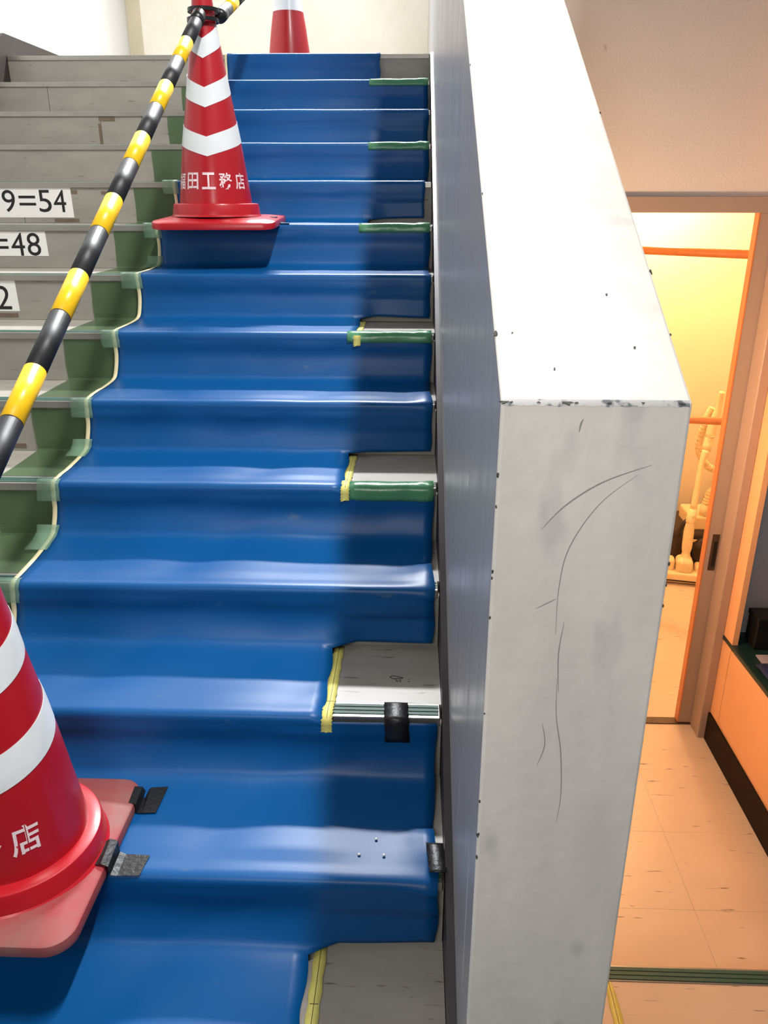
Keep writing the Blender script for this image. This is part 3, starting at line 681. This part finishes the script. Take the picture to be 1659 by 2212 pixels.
# unseen lamp added on the parapet's outer face to warm the hall
hl = empty('added_hall_lamp', (XO, -0.95, -0.55))
o = box('mount', 0.0, 0.02, -0.05, 0.05, -0.05, 0.05, M_metal, hl, 0.004)
o = lathe('lamp_globe', [(0.005, -0.045), (0.03, -0.04), (0.045, -0.01), (0.045, 0.02), (0.03, 0.045), (0.005, 0.05)], M_globe, hl, 24); o.location = (0.065, 0, 0)
tag(hl, 'added unseen warm globe lamp on the outer side of the parapet', 'lamp')
hd = bpy.data.lights.new('added_hall_bulb', 'POINT'); hd.energy = 26; hd.color = (1.0, 0.62, 0.36); hd.shadow_soft_size = 0.05
ho = bpy.data.objects.new('added_hall_bulb', hd); COL.objects.link(ho); ho.location = (XO+0.20, -0.95, -0.50)
# ------------------------------------------------------------------ vacuum cleaner
VX, VY = 1.40, 0.83
vac = empty('vacuum_cleaner', (VX, VY, ZF)); tag(vac, 'cream vacuum cleaner wand with floor head beside dark canister', 'vacuum cleaner')
hd_ = boxes('floor_head', [(-0.145, 0.145, -0.07, 0.04, 0.010, 0.066)], M_vac, vac, 0.014, 4); hd_.rotation_euler = (0, 0, -0.20); hd_.location = (-0.03, 0, 0)
box('bumper', -0.143, 0.143, -0.0725, -0.066, 0.020, 0.028, M_vacd, hd_, 0.001)
boxes('head_hump', [(-0.03, 0.055, -0.055, 0.05, 0.050, 0.135)], M_vac, hd_, 0.028, 5)
boxes('wheel_cover', [(-0.085, -0.035, -0.035, 0.04, 0.05, 0.125)], M_vac, hd_, 0.018, 4)
boxes('wheel_cover', [(0.068, 0.105, -0.035, 0.04, 0.05, 0.10)], M_vac, hd_, 0.016, 4)
P0, P1, P2, P3, P4, P5 = [Vector(p) for p in ((-0.014, 0.0, 0.12), (-0.010, 0.01, 0.19), (-0.008, 0.02, 0.265), (-0.006, 0.025, 0.325), (0.005, 0.04, 0.387), (0.034, 0.10, 0.621))]
P6, P7, P8, P9, P10 = [Vector(p) for p in ((0.055, 0.12, 0.678), (0.069, 0.14, 0.734), (0.082, 0.15, 0.818), (0.095, 0.15, 0.903), (0.097, 0.14, 0.985))]
tube('swivel_neck', [P0, P0.lerp(P1, 0.5), P1, P2, P3], [0.030, 0.020, 0.026, 0.026, 0.020], M_vac, vac, 20, sub=4)
tube('lower_joint', [P3-Vector((0.001, 0.001, 0.012)), P3, P4], [0.020, 0.024, 0.023], M_vac, vac, 20)
tube('wand', [P4, P4.lerp(P5, 0.5), P5, P6], [0.017, 0.015, 0.013, 0.021], M_vac, vac, 20, sub=4)
tube('upper_joint', [P6, P6.lerp(P7, 0.5), P7, P7.lerp(P8, 0.3)], [0.020, 0.0225, 0.022, 0.020], M_vac, vac, 20)
for q in (P7+Vector((-0.004, -0.0225, -0.005)), P3.lerp(P4, 0.55)+Vector((0, -0.024, 0)), P2+Vector((0, -0.026, -0.02))):
    b = lathe('release_button', [(0.008, 0.0), (0.007, 0.003), (0.003, 0.004)], M_vac, vac, 16); b.location = q; b.rotation_euler = (math.pi/2, 0, 0)
tube('handle', [P7.lerp(P8, 0.2), P8, P9, P9.lerp(P10, 0.6), P10], [0.024, 0.026, 0.015, 0.0155, 0.014], M_vac, vac, 20, sub=4)
tube('trigger', [P8+Vector((0.004, -0.026, 0.004)), P8+Vector((0.010, -0.022, 0.028))], [0.010, 0.006], M_vacd, vac, 12)
tube('cord_tie', [P7+Vector((-0.022, -0.012, 0.024)), P7+Vector((0.0, -0.026, 0.02)), P7+Vector((0.03, -0.012, 0.026)), P7+Vector((0.06, 0.0, 0.034))], 0.0022, M_vac, vac, 8, sub=4)
hose = [P8+Vector((-0.005, 0.03, 0.075)), P8+Vector((-0.018, 0.035, 0.04)), P8+Vector((-0.030, 0.04, -0.02)), (0.06, 0.24, 0.66), (0.12, 0.26, 0.56), (0.22, 0.28, 0.50), (0.26, 0.27, 0.42), (0.20, 0.24, 0.385), (0.15, 0.22, 0.42), (0.132, 0.22, 0.34)]
pts = crom([Vector(p) for p in hose], 12)
tube('hose', pts, [0.017+0.003*(i % 2) for i in range(len(pts))], M_vac, vac, 16, smooth=False)
can = boxes('canister', [(-0.03, 0.32, 0.16, 0.50, 0.015, 0.215)], M_vacd, vac, 0.045, 5)
b = lathe('wheel', [(0.070, -0.02), (0.075, -0.012), (0.075, 0.012), (0.070, 0.02)], M_vacd, can, 32); b.location = (0.145, 0.150, 0.11); b.rotation_euler = (math.pi/2, 0, 0)
b = lathe('hub', [(0.018, -0.02), (0.018, 0.02), (0.010, 0.026)], M_leaf, can, 24); b.location = (0.140, 0.132, 0.10); b.rotation_euler = (math.pi/2, 0, 0)
box('dust_lid', 0.06, 0.20, 0.19, 0.40, 0.205, 0.285, M_vac, can, 0.012, 4)
box('trim_band', 0.03, 0.30, 0.155, 0.17, 0.150, 0.165, M_vac, can, 0.003)
tube('hose_socket', [(0.132, 0.22, 0.28), (0.132, 0.22, 0.345)], [0.026, 0.022], M_vac, can, 20)
tube('carry_handle', [(-0.01, 0.17, 0.18), (0.0, 0.15, 0.25), (0.03, 0.16, 0.28), (0.06, 0.19, 0.285)], 0.012, M_vacd, can, 12, sub=5)
